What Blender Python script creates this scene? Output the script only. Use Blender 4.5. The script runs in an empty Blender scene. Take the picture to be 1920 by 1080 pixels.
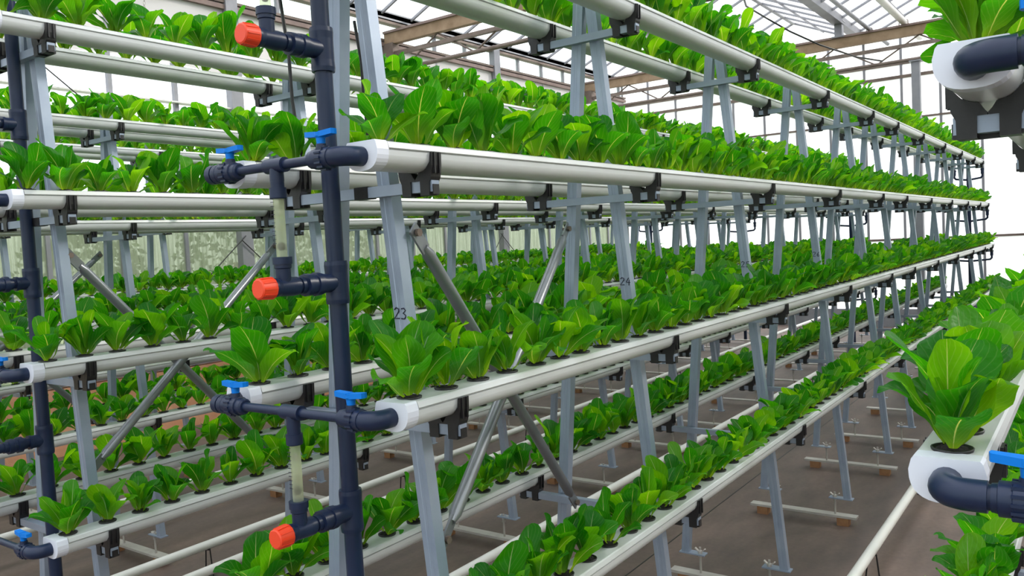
import bpy, bmesh, math, random
import numpy as np
from mathutils import Vector, Matrix

# ------------------------------------------------------------------ units
K = 1.15            # metres per survey unit
ZO = 0.26           # survey height of the floor
def mx(u): return u * K
def mz(u): return (u + ZO) * K
SC = bpy.context.scene
COL = SC.collection

# ------------------------------------------------------------------ camera
def cam_axes(yaw, pitch, roll):
    f = Vector((-math.sin(yaw) * math.cos(pitch), math.cos(yaw) * math.cos(pitch), -math.sin(pitch)))
    r0 = Vector((math.cos(yaw), math.sin(yaw), 0)); u0 = r0.cross(f)
    r = math.cos(roll) * r0 + math.sin(roll) * u0
    u = -math.sin(roll) * r0 + math.cos(roll) * u0
    return r, u, f
CAM_R, CAM_U, CAM_F = cam_axes(math.radians(35.8052), math.radians(3.059), math.radians(-2.9737))
CAM_P = Vector((mx(1.264), mx(-1.0569), mz(1.2448)))
FPX = 1536.86
cd = bpy.data.cameras.new('camera')
cd.sensor_width = 36.0; cd.lens = 36.0 * FPX / 1920.0
cd.clip_start = 0.02; cd.clip_end = 300
cam = bpy.data.objects.new('camera', cd); COL.objects.link(cam)
m = Matrix.Identity(4)
for i in range(3):
    m[i][0] = CAM_R[i]; m[i][1] = CAM_U[i]; m[i][2] = -CAM_F[i]; m[i][3] = CAM_P[i]
cam.matrix_world = m
SC.camera = cam
def project(p):
    d = Vector(p) - CAM_P; z = d.dot(CAM_F)
    if z < 0.05: return None
    return 960 + FPX * d.dot(CAM_R) / z, 540 - FPX * d.dot(CAM_U) / z, z

# ------------------------------------------------------------------ world, sun, exposure
w = bpy.data.worlds.new('overcast_sky'); SC.world = w; w.use_nodes = True
bg = w.node_tree.nodes['Background']
# overcast sky: brightness rises from the horizon to the zenith as (1 + 2 sin h) / 3
wn = w.node_tree; wt = wn.nodes.new('ShaderNodeTexCoord'); ws = wn.nodes.new('ShaderNodeSeparateXYZ')
wn.links.new(wt.outputs['Generated'], ws.inputs[0])
wm = wn.nodes.new('ShaderNodeMapRange'); wm.inputs[3].default_value = 1.0; wm.inputs[4].default_value = 3.0
wn.links.new(ws.outputs[2], wm.inputs[0])
wx = wn.nodes.new('ShaderNodeMath'); wx.operation = 'MULTIPLY'; wx.inputs[1].default_value = SKY = 2.45
wn.links.new(wm.outputs[0], wx.inputs[0]); wn.links.new(wx.outputs[0], bg.inputs[1])
bg.inputs[0].default_value = (0.90, 0.95, 1.0, 1)
sd = bpy.data.lights.new('sun', 'SUN'); sd.energy = 7.5; sd.angle = math.radians(9); sd.color = (1.0, 0.95, 0.86)
sun = bpy.data.objects.new('sun', sd); COL.objects.link(sun)
sun.rotation_euler = Vector((-0.66, -0.72, -0.60)).to_track_quat('-Z', 'Y').to_euler()
sun.location = (8, 12, 12)
SC.view_settings.view_transform = 'Standard'
try: SC.view_settings.look = 'None'
except Exception: pass
SC.view_settings.gamma = 1.0
SC.view_settings.use_curve_mapping = False
SC.view_settings.exposure = -0.80
SC.cycles.max_bounces = 8; SC.cycles.diffuse_bounces = 4; SC.cycles.glossy_bounces = 3
SC.cycles.transmission_bounces = 6; SC.cycles.transparent_max_bounces = 16
SC.cycles.sample_clamp_indirect = 6.0
SC.cycles.use_denoising = True

random.seed(7)
rnd = random.Random(11)

# ------------------------------------------------------------------ materials
MAT = {}
def mat(name, color, rough=0.5, metal=0.0, spec=0.5, noise=None, bump=None):
    """principled material; noise = (scale, amount, colour2); bump = (scale, strength)"""
    m = bpy.data.materials.new(name); m.use_nodes = True
    nt = m.node_tree; b = nt.nodes['Principled BSDF']
    b.inputs['Base Color'].default_value = (*color, 1); b.inputs['Roughness'].default_value = rough
    b.inputs['Metallic'].default_value = metal; b.inputs['Specular IOR Level'].default_value = spec
    tc = nt.nodes.new('ShaderNodeTexCoord')
    if noise:
        n = nt.nodes.new('ShaderNodeTexNoise'); n.inputs['Scale'].default_value = noise[0]; n.inputs['Detail'].default_value = 5
        nt.links.new(tc.outputs['Object'], n.inputs['Vector'])
        r = nt.nodes.new('ShaderNodeValToRGB')
        r.color_ramp.elements[0].position = 0.5 - noise[1] / 2; r.color_ramp.elements[1].position = 0.5 + noise[1] / 2
        r.color_ramp.elements[0].color = (*color, 1); r.color_ramp.elements[1].color = (*noise[2], 1)
        nt.links.new(n.outputs['Fac'], r.inputs[0]); nt.links.new(r.outputs[0], b.inputs['Base Color'])
    if bump:
        n2 = nt.nodes.new('ShaderNodeTexNoise'); n2.inputs['Scale'].default_value = bump[0]; n2.inputs['Detail'].default_value = 4
        nt.links.new(tc.outputs['Object'], n2.inputs['Vector'])
        bp = nt.nodes.new('ShaderNodeBump'); bp.inputs['Strength'].default_value = bump[1]; bp.inputs['Distance'].default_value = 0.01
        nt.links.new(n2.outputs['Fac'], bp.inputs['Height']); nt.links.new(bp.outputs[0], b.inputs['Normal'])
    MAT[name] = m
    return m
mat('galvanised_steel', (0.25, 0.30, 0.40), 0.40, 0.34, noise=(9, 0.5, (0.33, 0.38, 0.475)))
mat('brace_steel', (0.21, 0.22, 0.245), 0.33, 0.6, noise=(9, 0.5, (0.29, 0.30, 0.325)))
mat('white_pvc', (0.54, 0.555, 0.57), 0.30, noise=(2.5, 0.6, (0.60, 0.605, 0.61)))
mat('cap_skylit_white', (0.70, 0.72, 0.82), 0.35)  # white caps; the blue skylight on their faces is put into this colour
mat('black_plastic', (0.009, 0.008, 0.010), 0.45, bump=(60, 0.1))
mat('dark_blue_pvc', (0.007, 0.014, 0.045), 0.36, spec=0.35, noise=(14, 0.5, (0.013, 0.024, 0.062)))
mat('blue_handle', (0.001, 0.175, 0.66), 0.45, spec=0.2)
mat('red_cap', (0.80, 0.055, 0.015), 0.4)
mat('rusty_steel', (0.125, 0.09, 0.075), 0.6, 0.3, noise=(8, 0.5, (0.22, 0.17, 0.145)))
mat('old_wood', (0.20, 0.125, 0.07), 0.75, noise=(7, 0.6, (0.36, 0.25, 0.16)), bump=(25, 0.3))
mat('wood_block', (0.22, 0.10, 0.045), 0.7, noise=(18, 0.5, (0.36, 0.18, 0.08)))
mat('frame_grey', (0.21, 0.21, 0.235), 0.5, 0.3, noise=(6, 0.5, (0.27, 0.27, 0.29)))
mat('pipe_white', (0.76, 0.74, 0.71), 0.4, noise=(5, 0.5, (0.68, 0.66, 0.63)))
mat('brown_rail', (0.17, 0.115, 0.10), 0.6, 0.2, noise=(6, 0.5, (0.25, 0.18, 0.16)))
mat('terracotta', (0.68, 0.30, 0.16), 0.85, noise=(6, 0.7, (0.78, 0.42, 0.26)), bump=(30, 0.4))
mat('white_sheet', (0.62, 0.585, 0.575), 0.7, noise=(1.6, 0.7, (0.68, 0.65, 0.645)))
mat('soil', (0.012, 0.009, 0.007), 0.95, bump=(200, 1.0))
mat('ink', (0.01, 0.01, 0.03), 0.6)
mat('foot_steel', (0.36, 0.33, 0.31), 0.5, 0.4, noise=(10, 0.5, (0.52, 0.49, 0.46)))
mat('cable_black', (0.012, 0.012, 0.012), 0.5)
mat('outside_ground', (0.34, 0.34, 0.29), 0.9, noise=(1.2, 0.6, (0.36, 0.40, 0.26)))
mat('hedge_leaf', (0.045, 0.075, 0.02), 0.7, noise=(2.5, 0.7, (0.11, 0.15, 0.04)))
mat('pink_petal', (0.62, 0.16, 0.20), 0.7)

def floor_material():
    m = bpy.data.materials.new('ground_cover_fabric'); m.use_nodes = True; nt = m.node_tree; b = nt.nodes['Principled BSDF']
    tc = nt.nodes.new('ShaderNodeTexCoord')
    mp = nt.nodes.new('ShaderNodeMapping'); mp.inputs['Scale'].default_value = (1.0, 0.35, 1)
    nt.links.new(tc.outputs['Object'], mp.inputs[0])
    n = nt.nodes.new('ShaderNodeTexNoise'); n.inputs['Scale'].default_value = 2.2; n.inputs['Detail'].default_value = 7; n.inputs['Roughness'].default_value = 0.62
    nt.links.new(mp.outputs[0], n.inputs['Vector'])
    r = nt.nodes.new('ShaderNodeValToRGB'); e = r.color_ramp.elements
    e[0].position = 0.34; e[0].color = (0.078, 0.056, 0.047, 1); e[1].position = 0.68; e[1].color = (0.200, 0.134, 0.110, 1)
    k = r.color_ramp.elements.new(0.5); k.color = (0.130, 0.090, 0.075, 1)
    nt.links.new(n.outputs['Fac'], r.inputs[0])
    n2 = nt.nodes.new('ShaderNodeTexNoise'); n2.inputs['Scale'].default_value = 38; n2.inputs['Detail'].default_value = 3
    nt.links.new(tc.outputs['Object'], n2.inputs['Vector'])
    mixc = nt.nodes.new('ShaderNodeMix'); mixc.data_type = 'RGBA'; mixc.blend_type = 'MULTIPLY'; mixc.inputs[0].default_value = 0.35
    nt.links.new(r.outputs[0], mixc.inputs[6]); nt.links.new(n2.outputs['Fac'], mixc.inputs[7])
    nt.links.new(mixc.outputs[2], b.inputs['Base Color'])
    b.inputs['Roughness'].default_value = 0.62
    bp = nt.nodes.new('ShaderNodeBump'); bp.inputs['Strength'].default_value = 0.35; bp.inputs['Distance'].default_value = 0.01
    nt.links.new(n.outputs['Fac'], bp.inputs['Height']); nt.links.new(bp.outputs[0], b.inputs['Normal'])
    MAT['floor'] = m
floor_material()

def leaf_material():
    m = bpy.data.materials.new('lettuce_leaf'); m.use_nodes = True; nt = m.node_tree
    for n in list(nt.nodes): nt.nodes.remove(n)
    L = nt.links.new
    def N(t, **kw):
        n = nt.nodes.new(t)
        for k_, v in kw.items(): setattr(n, k_, v)
        return n
    def M(op, a, b=None, c=None):
        n = N('ShaderNodeMath', operation=op)
        for i, v in enumerate((a, b, c)):
            if v is None: continue
            if isinstance(v, (int, float)): n.inputs[i].default_value = v
            else: L(v, n.inputs[i])
        return n.outputs[0]
    uv = N('ShaderNodeUVMap'); sep = N('ShaderNodeSeparateXYZ'); L(uv.outputs[0], sep.inputs[0])
    U, V = sep.outputs[0], sep.outputs[1]
    au = M('ABSOLUTE', M('SUBTRACT', U, 0.5))
    width = M('SUBTRACT', 0.042, M('MULTIPLY', V, 0.031))
    mr = N('ShaderNodeMapRange'); L(au, mr.inputs[0]); mr.inputs[1].default_value = 0.0; mr.inputs[3].default_value = 1.0; mr.inputs[4].default_value = 0.0
    L(width, mr.inputs[2])
    rib = mr.outputs[0]
    # side veins
    ph = M('SUBTRACT', M('MULTIPLY', V, 46.0), M('MULTIPLY', au, 42.0))
    vein = M('POWER', M('MAXIMUM', M('SINE', ph), 0.0), 10.0)
    at = N('ShaderNodeAttribute', attribute_name='tint'); oi = N('ShaderNodeObjectInfo')
    tint = M('FRACT', M('ADD', at.outputs['Fac'], oi.outputs['Random']))
    ramp = N('ShaderNodeValToRGB'); e = ramp.color_ramp.elements
    e[0].position = 0.0; e[0].color = (0.006, 0.110, 0.002, 1); e[1].position = 1.0; e[1].color = (0.080, 0.28, 0.003, 1)
    k = e.new(0.55); k.color = (0.018, 0.175, 0.003, 1)
    L(tint, ramp.inputs[0])
    # paler towards the base of the leaf
    basem = M('MULTIPLY', M('POWER', M('SUBTRACT', 1.0, V), 5.0), 0.75)
    mixb = N('ShaderNodeMix', data_type='RGBA'); L(basem, mixb.inputs[0]); L(ramp.outputs[0], mixb.inputs[6]); mixb.inputs[7].default_value = (0.20, 0.38, 0.04, 1)
    pale = M('MINIMUM', M('ADD', M('MULTIPLY', rib, 0.8), M('MULTIPLY', vein, 0.07)), 0.85)
    mixr = N('ShaderNodeMix', data_type='RGBA'); L(pale, mixr.inputs[0]); L(mixb.outputs[2], mixr.inputs[6]); mixr.inputs[7].default_value = (0.38, 0.52, 0.36, 1)
    nz = N('ShaderNodeTexNoise'); nz.inputs['Scale'].default_value = 70; nz.inputs['Detail'].default_value = 2
    tc = N('ShaderNodeTexCoord'); L(tc.outputs['Object'], nz.inputs['Vector'])
    bp = N('ShaderNodeBump'); bp.inputs['Strength'].default_value = 0.6; bp.inputs['Distance'].default_value = 0.005
    L(M('ADD', nz.outputs['Fac'], M('MULTIPLY', rib, 0.6)), bp.inputs['Height'])
    pb = N('ShaderNodeBsdfPrincipled'); L(mixr.outputs[2], pb.inputs['Base Color']); pb.inputs['Roughness'].default_value = 0.45
    pb.inputs['Specular IOR Level'].default_value = 0.22
    L(bp.outputs[0], pb.inputs['Normal'])
    # light through the leaf is yellower
    gm = N('ShaderNodeMix', data_type='RGBA', blend_type='MULTIPLY'); gm.inputs[0].default_value = 1.0
    L(mixr.outputs[2], gm.inputs[6]); gm.inputs[7].default_value = (4.2, 2.7, 0.5, 1)
    tr = N('ShaderNodeBsdfTranslucent'); L(gm.outputs[2], tr.inputs[0])
    mx_ = N('ShaderNodeMixShader'); mx_.inputs[0].default_value = 0.50
    L(pb.outputs[0], mx_.inputs[1]); L(tr.outputs[0], mx_.inputs[2])
    out = N('ShaderNodeOutputMaterial'); L(mx_.outputs[0], out.inputs[0])
    MAT['leaf'] = m
leaf_material()

def pane_material(name, milk, milk_col, tint=(1, 1, 1), streak=None):
    """transparent glass, part of it milky (whitewash, condensation); streak = (x scale, z scale, ramp low, ramp high)"""
    m = bpy.data.materials.new(name); m.use_nodes = True; nt = m.node_tree
    for n in list(nt.nodes): nt.nodes.remove(n)
    L = nt.links.new
    tp = nt.nodes.new('ShaderNodeBsdfTransparent'); tp.inputs[0].default_value = (*tint, 1)
    tl = nt.nodes.new('ShaderNodeBsdfTranslucent'); tl.inputs[0].default_value = (*milk_col, 1)
    df = nt.nodes.new('ShaderNodeBsdfDiffuse'); df.inputs[0].default_value = (*milk_col, 1)
    ml = nt.nodes.new('ShaderNodeMixShader'); ml.inputs[0].default_value = 0.3
    L(tl.outputs[0], ml.inputs[1]); L(df.outputs[0], ml.inputs[2])
    mixs = nt.nodes.new('ShaderNodeMixShader'); mixs.inputs[0].default_value = milk
    L(tp.outputs[0], mixs.inputs[1]); L(ml.outputs[0], mixs.inputs[2])
    if streak:
        tc = nt.nodes.new('ShaderNodeTexCoord'); mp = nt.nodes.new('ShaderNodeMapping')
        mp.inputs['Scale'].default_value = (streak[0], streak[0], streak[1])
        L(tc.outputs['Object'], mp.inputs[0])
        n = nt.nodes.new('ShaderNodeTexNoise'); n.inputs['Scale'].default_value = 1; n.inputs['Detail'].default_value = 5; n.inputs['Roughness'].default_value = 0.65
        L(mp.outputs[0], n.inputs['Vector'])
        mr = nt.nodes.new('ShaderNodeMapRange'); mr.inputs[1].default_value = 0.35; mr.inputs[2].default_value = 0.68
        mr.inputs[3].default_value = streak[2]; mr.inputs[4].default_value = streak[3]
        L(n.outputs['Fac'], mr.inputs[0]); L(mr.outputs[0], mixs.inputs[0])
    gl = nt.nodes.new('ShaderNodeBsdfGlossy'); gl.inputs['Roughness'].default_value = 0.08
    m2 = nt.nodes.new('ShaderNodeMixShader'); m2.inputs[0].default_value = 0.04
    L(mixs.outputs[0], m2.inputs[1]); L(gl.outputs[0], m2.inputs[2])
    o = nt.nodes.new('ShaderNodeOutputMaterial'); L(m2.outputs[0], o.inputs[0])
    MAT[name] = m
pane_material('roof_glass', 0.22, (0.95, 0.95, 0.96))
pane_material('clear_glass', 0.10, (0.92, 0.95, 0.93), (0.95, 0.98, 0.96))
pane_material('wet_glass', 0.3, (0.36, 0.395, 0.30), (0.82, 0.86, 0.74), streak=(30, 1.2, 0.30, 0.85))
pane_material('milky_glass', 0.55, (0.97, 0.97, 0.98))
pane_material('meter_tube', 0.34, (0.88, 0.90, 0.70), (0.92, 0.95, 0.80))

# ------------------------------------------------------------------ mesh helpers
class MB:
    def __init__(s): s.v = []; s.f = []; s.mi = []; s.sm = []
    def add(s, vs, fs, mi=0, smooth=False):
        o = len(s.v); s.v += [tuple(p) for p in vs]
        for f in fs: s.f.append(tuple(i + o for i in f)); s.mi.append(mi); s.sm.append(smooth)
        return s
    def box(s, x0, x1, y0, y1, z0, z1, mi=0):
        return s.add([(x0, y0, z0), (x1, y0, z0), (x1, y1, z0), (x0, y1, z0), (x0, y0, z1), (x1, y0, z1), (x1, y1, z1), (x0, y1, z1)],
                     [(0, 3, 2, 1), (4, 5, 6, 7), (0, 1, 5, 4), (1, 2, 6, 5), (2, 3, 7, 6), (3, 0, 4, 7)], mi)
    def bar(s, a, b, wx, wy, up=(0, 1, 0), mi=0):
        """rectangular bar from a to b; wx across, wy along 'up'"""
        a = Vector(a); b = Vector(b); d = (b - a).normalized(); y = Vector(up); y = (y - d * y.dot(d)).normalized(); x = y.cross(d)
        vs = []
        for p in (a, b):
            for sx, sy in ((-1, -1), (1, -1), (1, 1), (-1, 1)): vs.append(p + x * sx * wx / 2 + y * sy * wy / 2)
        return s.add(vs, [(3, 2, 1, 0), (4, 5, 6, 7), (0, 1, 5, 4), (1, 2, 6, 5), (2, 3, 7, 6), (3, 0, 4, 7)], mi)
    def tube(s, pts, r, n=12, mi=0, caps=True, radii=None):
        pts = [Vector(p) for p in pts]; vs = []; fs = []
        prev = None
        for i, p in enumerate(pts):
            if i == 0: d = pts[1] - p
            elif i == len(pts) - 1: d = p - pts[i - 1]
            else: d = (pts[i + 1] - p).normalized() + (p - pts[i - 1]).normalized()
            d.normalize()
            if prev is None:
                a = Vector((0, 0, 1)) if abs(d.z) < 0.9 else Vector((1, 0, 0))
                x = d.cross(a).normalized()
            else:
                x = (prev - d * prev.dot(d)).normalized()
            prev = x; y = d.cross(x); rr = radii[i] if radii else r
            for k in range(n):
                t = 2 * math.pi * k / n
                vs.append(p + x * math.cos(t) * rr + y * math.sin(t) * rr)
        for i in range(len(pts) - 1):
            for k in range(n):
                k2 = (k + 1) % n
                fs.append((i * n + k, i * n + k2, (i + 1) * n + k2, (i + 1) * n + k))
        s.add(vs, fs, mi, True)
        if caps:
            e = (len(pts) - 1) * n
            s.add(vs[:n], [tuple(range(n - 1, -1, -1))], mi); s.add(vs[e:], [tuple(range(n))], mi)
        return s
    def step(s, a, b, prof, n=16, mi=0):
        """lathe along a->b: prof = [(t in metres from a, radius)...]; every ring edge stays crisp"""
        a = Vector(a); d = (Vector(b) - a).normalized()
        for q, ((t0, r0), (t1, r1)) in enumerate(zip(prof[:-1], prof[1:])):
            if abs(t1 - t0) < 2e-4 and abs(r1 - r0) < 2e-4: continue
            s.tube([a + d * t0, a + d * (t1 + 2e-5)], 0, n, mi, False, [r0, r1])
        x = d.orthogonal().normalized(); y = d.cross(x)
        for (t, r), flip in ((prof[0], True), (prof[-1], False)):
            ring = [a + d * t + x * math.cos(6.2832 * k / n) * r + y * math.sin(6.2832 * k / n) * r for k in range(n)]
            s.add(ring, [tuple(range(n - 1, -1, -1)) if flip else tuple(range(n))], mi)
        return s
    def prism(s, poly, y0, y1, mi=0, smooth=False):
        """polygon in XZ extruded along Y"""
        n = len(poly)
        vs = [(x, y0, z) for x, z in poly] + [(x, y1, z) for x, z in poly]
        s.add(vs, [(i, (i + 1) % n, n + (i + 1) % n, n + i) for i in range(n)], mi, smooth)
        return s.add(vs, [tuple(range(n - 1, -1, -1)), tuple(range(n, 2 * n))], mi)
    def mesh(s, name, mats):
        me = bpy.data.meshes.new(name); me.from_pydata(s.v, [], s.f)
        for mm in (mats if isinstance(mats, (list, tuple)) else [mats]): me.materials.append(MAT[mm])
        me.polygons.foreach_set('material_index', s.mi); me.polygons.foreach_set('use_smooth', s.sm)
        me.update(); return me
    def build(s, name, mats, parent=None, **kw):
        return link(name, s.mesh(name, mats), parent, **kw)
def link(name, me, parent=None, loc=None, mw=None, label=None, **props):
    o = bpy.data.objects.new(name, me); COL.objects.link(o)
    if parent is not None: o.parent = parent
    if loc is not None: o.location = loc
    if mw is not None: o.matrix_basis = mw
    if label: o['label'] = label
    for k_, v in props.items(): o[k_] = v
    return o
def thing(name, loc, label, cat, group=None):
    o = bpy.data.objects.new(name, None); COL.objects.link(o); o.location = loc; o.empty_display_size = 0.05
    o['label'] = label; o['category'] = cat
    if group: o['group'] = group
    return o
def tag(o, label, cat, group=None):
    o['label'] = label; o['category'] = cat
    if group: o['group'] = group
    return o
ONES = 'zeroth first second third fourth fifth sixth seventh eighth ninth tenth eleventh twelfth thirteenth fourteenth fifteenth sixteenth seventeenth eighteenth nineteenth'.split()
TENS = {2: ('twentieth', 'twenty'), 3: ('thirtieth', 'thirty'), 4: ('fortieth', 'forty'), 5: ('fiftieth', 'fifty'), 6: ('sixtieth', 'sixty'), 7: ('seventieth', 'seventy'), 8: ('eightieth', 'eighty'), 9: ('ninetieth', 'ninety')}
def ordinal(n):
    if n < 20: return ONES[n]
    t, o = divmod(n, 10)
    return TENS[t][0] if o == 0 else TENS[t][1] + '-' + ONES[o]

# ------------------------------------------------------------------ greenhouse shell
XW = mx(-5.55)          # glass side wall
YF, YB = mx(12.0), mx(-5.0)   # far gable, wall behind the camera
XR = mx(6.45)
ZG = mz(3.98)           # gutter height
ZRIDGE = mz(4.42)
HALF = mx(1.0)          # half a roof span
MB().box(XW, XR, YB, YF, -0.05, 0).build('floor', 'floor', kind='structure', label='brown woven ground cover over the greenhouse floor')
MB().box(mx(-.478) - .0035, mx(-.478) + .0035, YB, YF, 0, .0012).build('fabric_seam', 'cable_black', bpy.data.objects['floor'])
MB().box(-40, 40, -30, 45, -0.25, -0.06).build('ground', 'outside_ground', kind='structure', label='pale open ground around the greenhouse')

def wall_side(name, X, label, full):
    sgn = 1 if X < 0 else -1
    wl = MB().box(X - .08, X + .08, YB, YF, -0.05, 0.62 if full else 1.1).build(name, 'terracotta', kind='structure', label=label)  # unseen right wall gets a taller base to cut low side light
    # rails
    for z, h, mt in ((0.66 if full else 1.13, .05, 'frame_grey'), (mz(2.68), .014, 'pipe_white'), (mz(3.64), .05, 'brown_rail'), (mz(3.69), .03, 'rusty_steel'), (mz(3.92), .05, 'rusty_steel'), (ZG, .12, 'frame_grey')):
        MB().box(X - .03, X + .05 * sgn + .03, YB, YF, z - h / 2, z + h / 2).build('wall_rail', mt, wl)
    # posts
    pitch = mx(4.27); y0 = mx(3.93)
    thick = MB().box(-.05, .05, -.075, .075, 0.6, ZG).mesh('wall_post', 'frame_grey')
    thin = MB().box(-.025, .025, -.02, .02, 0.6, ZG).mesh('glazing_bar', 'frame_grey')
    n = 7; bay = pitch / n
    ys = []
    y = y0 - 2 * pitch
    while y < YF: 
        if y > YB: ys.append((y, True))
        for k in range(1, n):
            if YB < y + k * bay < YF: ys.append((y + k * bay, False))
        y += pitch
    for y, t in ys:
        if t: link('wall_post', thick, wl, (X + sgn * .05, y, 0))
        else: link('glazing_bar', thin, wl, (X, y, 0))
    edges = sorted([YB] + [y for y, t in ys] + [YF])
    bands = ((0.70 if full else 1.16, mz(2.66), 'wet_glass'), (mz(2.70), mz(3.62), 'white_sheet' if full else 'clear_glass'), (mz(3.71), mz(3.90), 'clear_glass'), (mz(3.94), ZG - .06, 'clear_glass'))
    if not full: bands = [(a, b, 'wet_glass' if a < 1.5 else c) for a, b, c in bands]  # lower panes of the unseen wall made wet to dim the side light
    for z0, z1, mt in bands:
        if mt == 'white_sheet': continue
        for a, b in zip(edges[:-1], edges[1:]):
            if z0 < 1.0 and full:
                # lower lights: a wet pane below, a clearer one above
                MB().box(-.003, .003, -(b - a) / 2, (b - a) / 2, z0, mz(1.75)).build('glass_pane', 'wet_glass', wl, loc=(X, (a + b) / 2, 0))
                MB().box(-.003, .003, -(b - a) / 2, (b - a) / 2, mz(1.75), z1).build('glass_pane', 'clear_glass', wl, loc=(X, (a + b) / 2, 0))
            else:
                MB().box(-.003, .003, -(b - a) / 2, (b - a) / 2, z0, z1).build('glass_pane', mt, wl, loc=(X, (a + b) / 2, 0))
    if full:
        # hung white sheeting below the eaves, in widths between the posts
        tk = [y for y, t in ys if t] + [YF]
        for i, (a, b) in enumerate(zip([YB] + tk[:-1], tk)):
            mb = MB(); nn = 10; vs = []; fs = []
            for k in range(nn + 1):
                yy = a + (b - a) * k / nn; wob = .015 * math.sin(k * 2.1 + i)
                vs += [(X + .03 + wob, yy, mz(3.02) + .03 * math.sin(k * 1.3 + i * 2)), (X + .03 + wob * .5, yy, mz(3.63))]
            for k in range(nn): fs.append((2 * k, 2 * k + 2, 2 * k + 3, 2 * k + 1))
            if b < mx(12.6): mb.add(vs, fs, 0, True).build('white_sheet', 'white_sheet', wl)
    return wl, [y for y, t in ys if t]
WL, POSTS = wall_side('wall_left', XW, 'glazed side wall on a terracotta base with white sheeting under the eaves', True)
for a, b in (((2.145, 2.819), (2.509, 2.536)), ((2.509, 2.536), (3.80, 1.50)), ((3.46, 1.085), (3.90, 1.46)), ((3.85, 1.42), (4.30, 1.02)), ((7.7, .95), (8.1, 1.40)), ((8.05, 1.40), (8.55, .98))):
    MB().tube([(XW + .12, mx(a[0]), mz(a[1])), (XW + .12, mx(b[0]), mz(b[1]))], .006, 6).build('brace_wire', 'cable_black', WL)
wall_side('wall_right', XR, 'glazed side wall on the far side of the aisle', False)

def wall_end(name, Y, label, glass):
    wl = MB().box(XW, XR, Y - .06, Y + .06, -0.05, 0.3).build(name, 'frame_grey', kind='structure', label=label)
    xs = [XW + HALF * k * 0.5 for k in range(0, 49) if XW + HALF * k * .5 <= XR + .01]
    bar = MB().box(-.018, .018, -.02, .02, 0.3, ZG).mesh('glazing_bar', 'frame_grey')
    for i, x in enumerate(xs):
        link('glazing_bar', bar, wl, (x, Y, 0))
    for z, h in ((mz(1.02), .035), (mz(2.76), .03), (mz(3.36), .05), (mz(3.55), .04), (ZG, .08)):
        MB().box(XW, XR, Y - .025, Y + .025, z - h / 2, z + h / 2).build('wall_rail', 'rusty_steel', wl)
    for a, b in zip(xs[:-1], xs[1:]):
        for z0, z1 in ((.3, mz(1.02)), (mz(1.02), mz(2.76)), (mz(2.76), ZG)):
            MB().box(-(b - a) / 2, (b - a) / 2, -.003, .003, z0, z1).build('glass_pane', glass, wl, loc=((a + b) / 2, Y, 0))
    # gable triangles
    x = XW
    while x < XR - .1:
        MB().add([(x, Y, ZG), (x + 2 * HALF, Y, ZG), (x + HALF, Y, ZRIDGE)], [(0, 1, 2)]).build('glass_pane', glass, wl)
        for a, b in (((x, Y, ZG), (x + HALF, Y, ZRIDGE)), ((x + 2 * HALF, Y, ZG), (x + HALF, Y, ZRIDGE))):
            MB().bar(a, b, .035, .035).build('gable_bar', 'frame_grey', wl)
        x += 2 * HALF
    return wl
wall_end('wall_back', YF, 'bright white glazed gable wall at the far end of the racks', 'milky_glass')
wall_end('wall_front', YB, 'glazed gable wall behind the camera', 'clear_glass')

# ------------------------------------------------------------------ roof: gutters, ridges, glazing bars, panes
ceil = MB().box(XW - .08, XW + .08, YB, YF, ZG - .02, ZG + .06).build('ceiling', 'frame_grey', kind='structure', label='many-ridged glass roof on slim glazing bars')
nbay = 34; bl = (YF - YB) / nbay
sl = math.hypot(HALF, ZRIDGE - ZG); ang = math.atan2(ZRIDGE - ZG, HALF)
bar_me = MB().box(-.012, .012, 0, 1, 0, 0).v
x = XW; span = 0
gut = MB().prism([(-.09, .06), (-.07, -.05), (.07, -.05), (.09, .06), (.08, .06), (.06, -.04), (-.06, -.04), (-.08, .06)], YB, YF).mesh('roof_gutter', 'frame_grey')
rid = MB().prism([(-.03, -.03), (.03, -.03), (.03, .02), (0, .04), (-.03, .02)], YB, YF).mesh('roof_ridge', 'frame_grey')
barm = MB().box(0, sl, -.014, .014, -.025, .012).mesh('glazing_bar', 'frame_grey')
panem = MB().box(0, sl, .02, bl - .02, .0, .004).mesh('glass_pane', 'roof_glass')
pur = MB().box(-.012, .012, YB, YF, -.045, -.02).mesh('roof_purlin', 'frame_grey')
while x < XR - .1:
    xv, xr_, xv2 = x, x + HALF, x + 2 * HALF
    link('roof_gutter', gut, ceil, (xv2, 0, ZG))
    link('roof_ridge', rid, ceil, (xr_, 0, ZRIDGE))
    for side in (0, 1):
        sp = bpy.data.objects.new('roof_slope', None); COL.objects.link(sp); sp.parent = ceil
        sp.matrix_basis = (Matrix.Translation((xv, 0, ZG)) @ Matrix.Rotation(-ang, 4, 'Y')) if side == 0 else \
                          (Matrix.Translation((xv2, 0, ZG)) @ Matrix.Rotation(math.pi, 4, 'Z') @ Matrix.Rotation(-ang, 4, 'Y'))
        link('roof_purlin', pur, sp, (sl * .55, 0, 0), Matrix.Translation((sl * .55, 0 if side == 0 else -(YB + YF), 0)))
        for b in range(nbay + 1):
            y = YB + b * bl
            link('glazing_bar', barm, sp, mw=Matrix.Translation((0, y if side == 0 else -y, 0)))
            if b < nbay: link('glass_pane', panem, sp, mw=Matrix.Translation((0, y if side == 0 else -y - bl, 0)))
    x += 2 * HALF; span += 1

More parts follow.
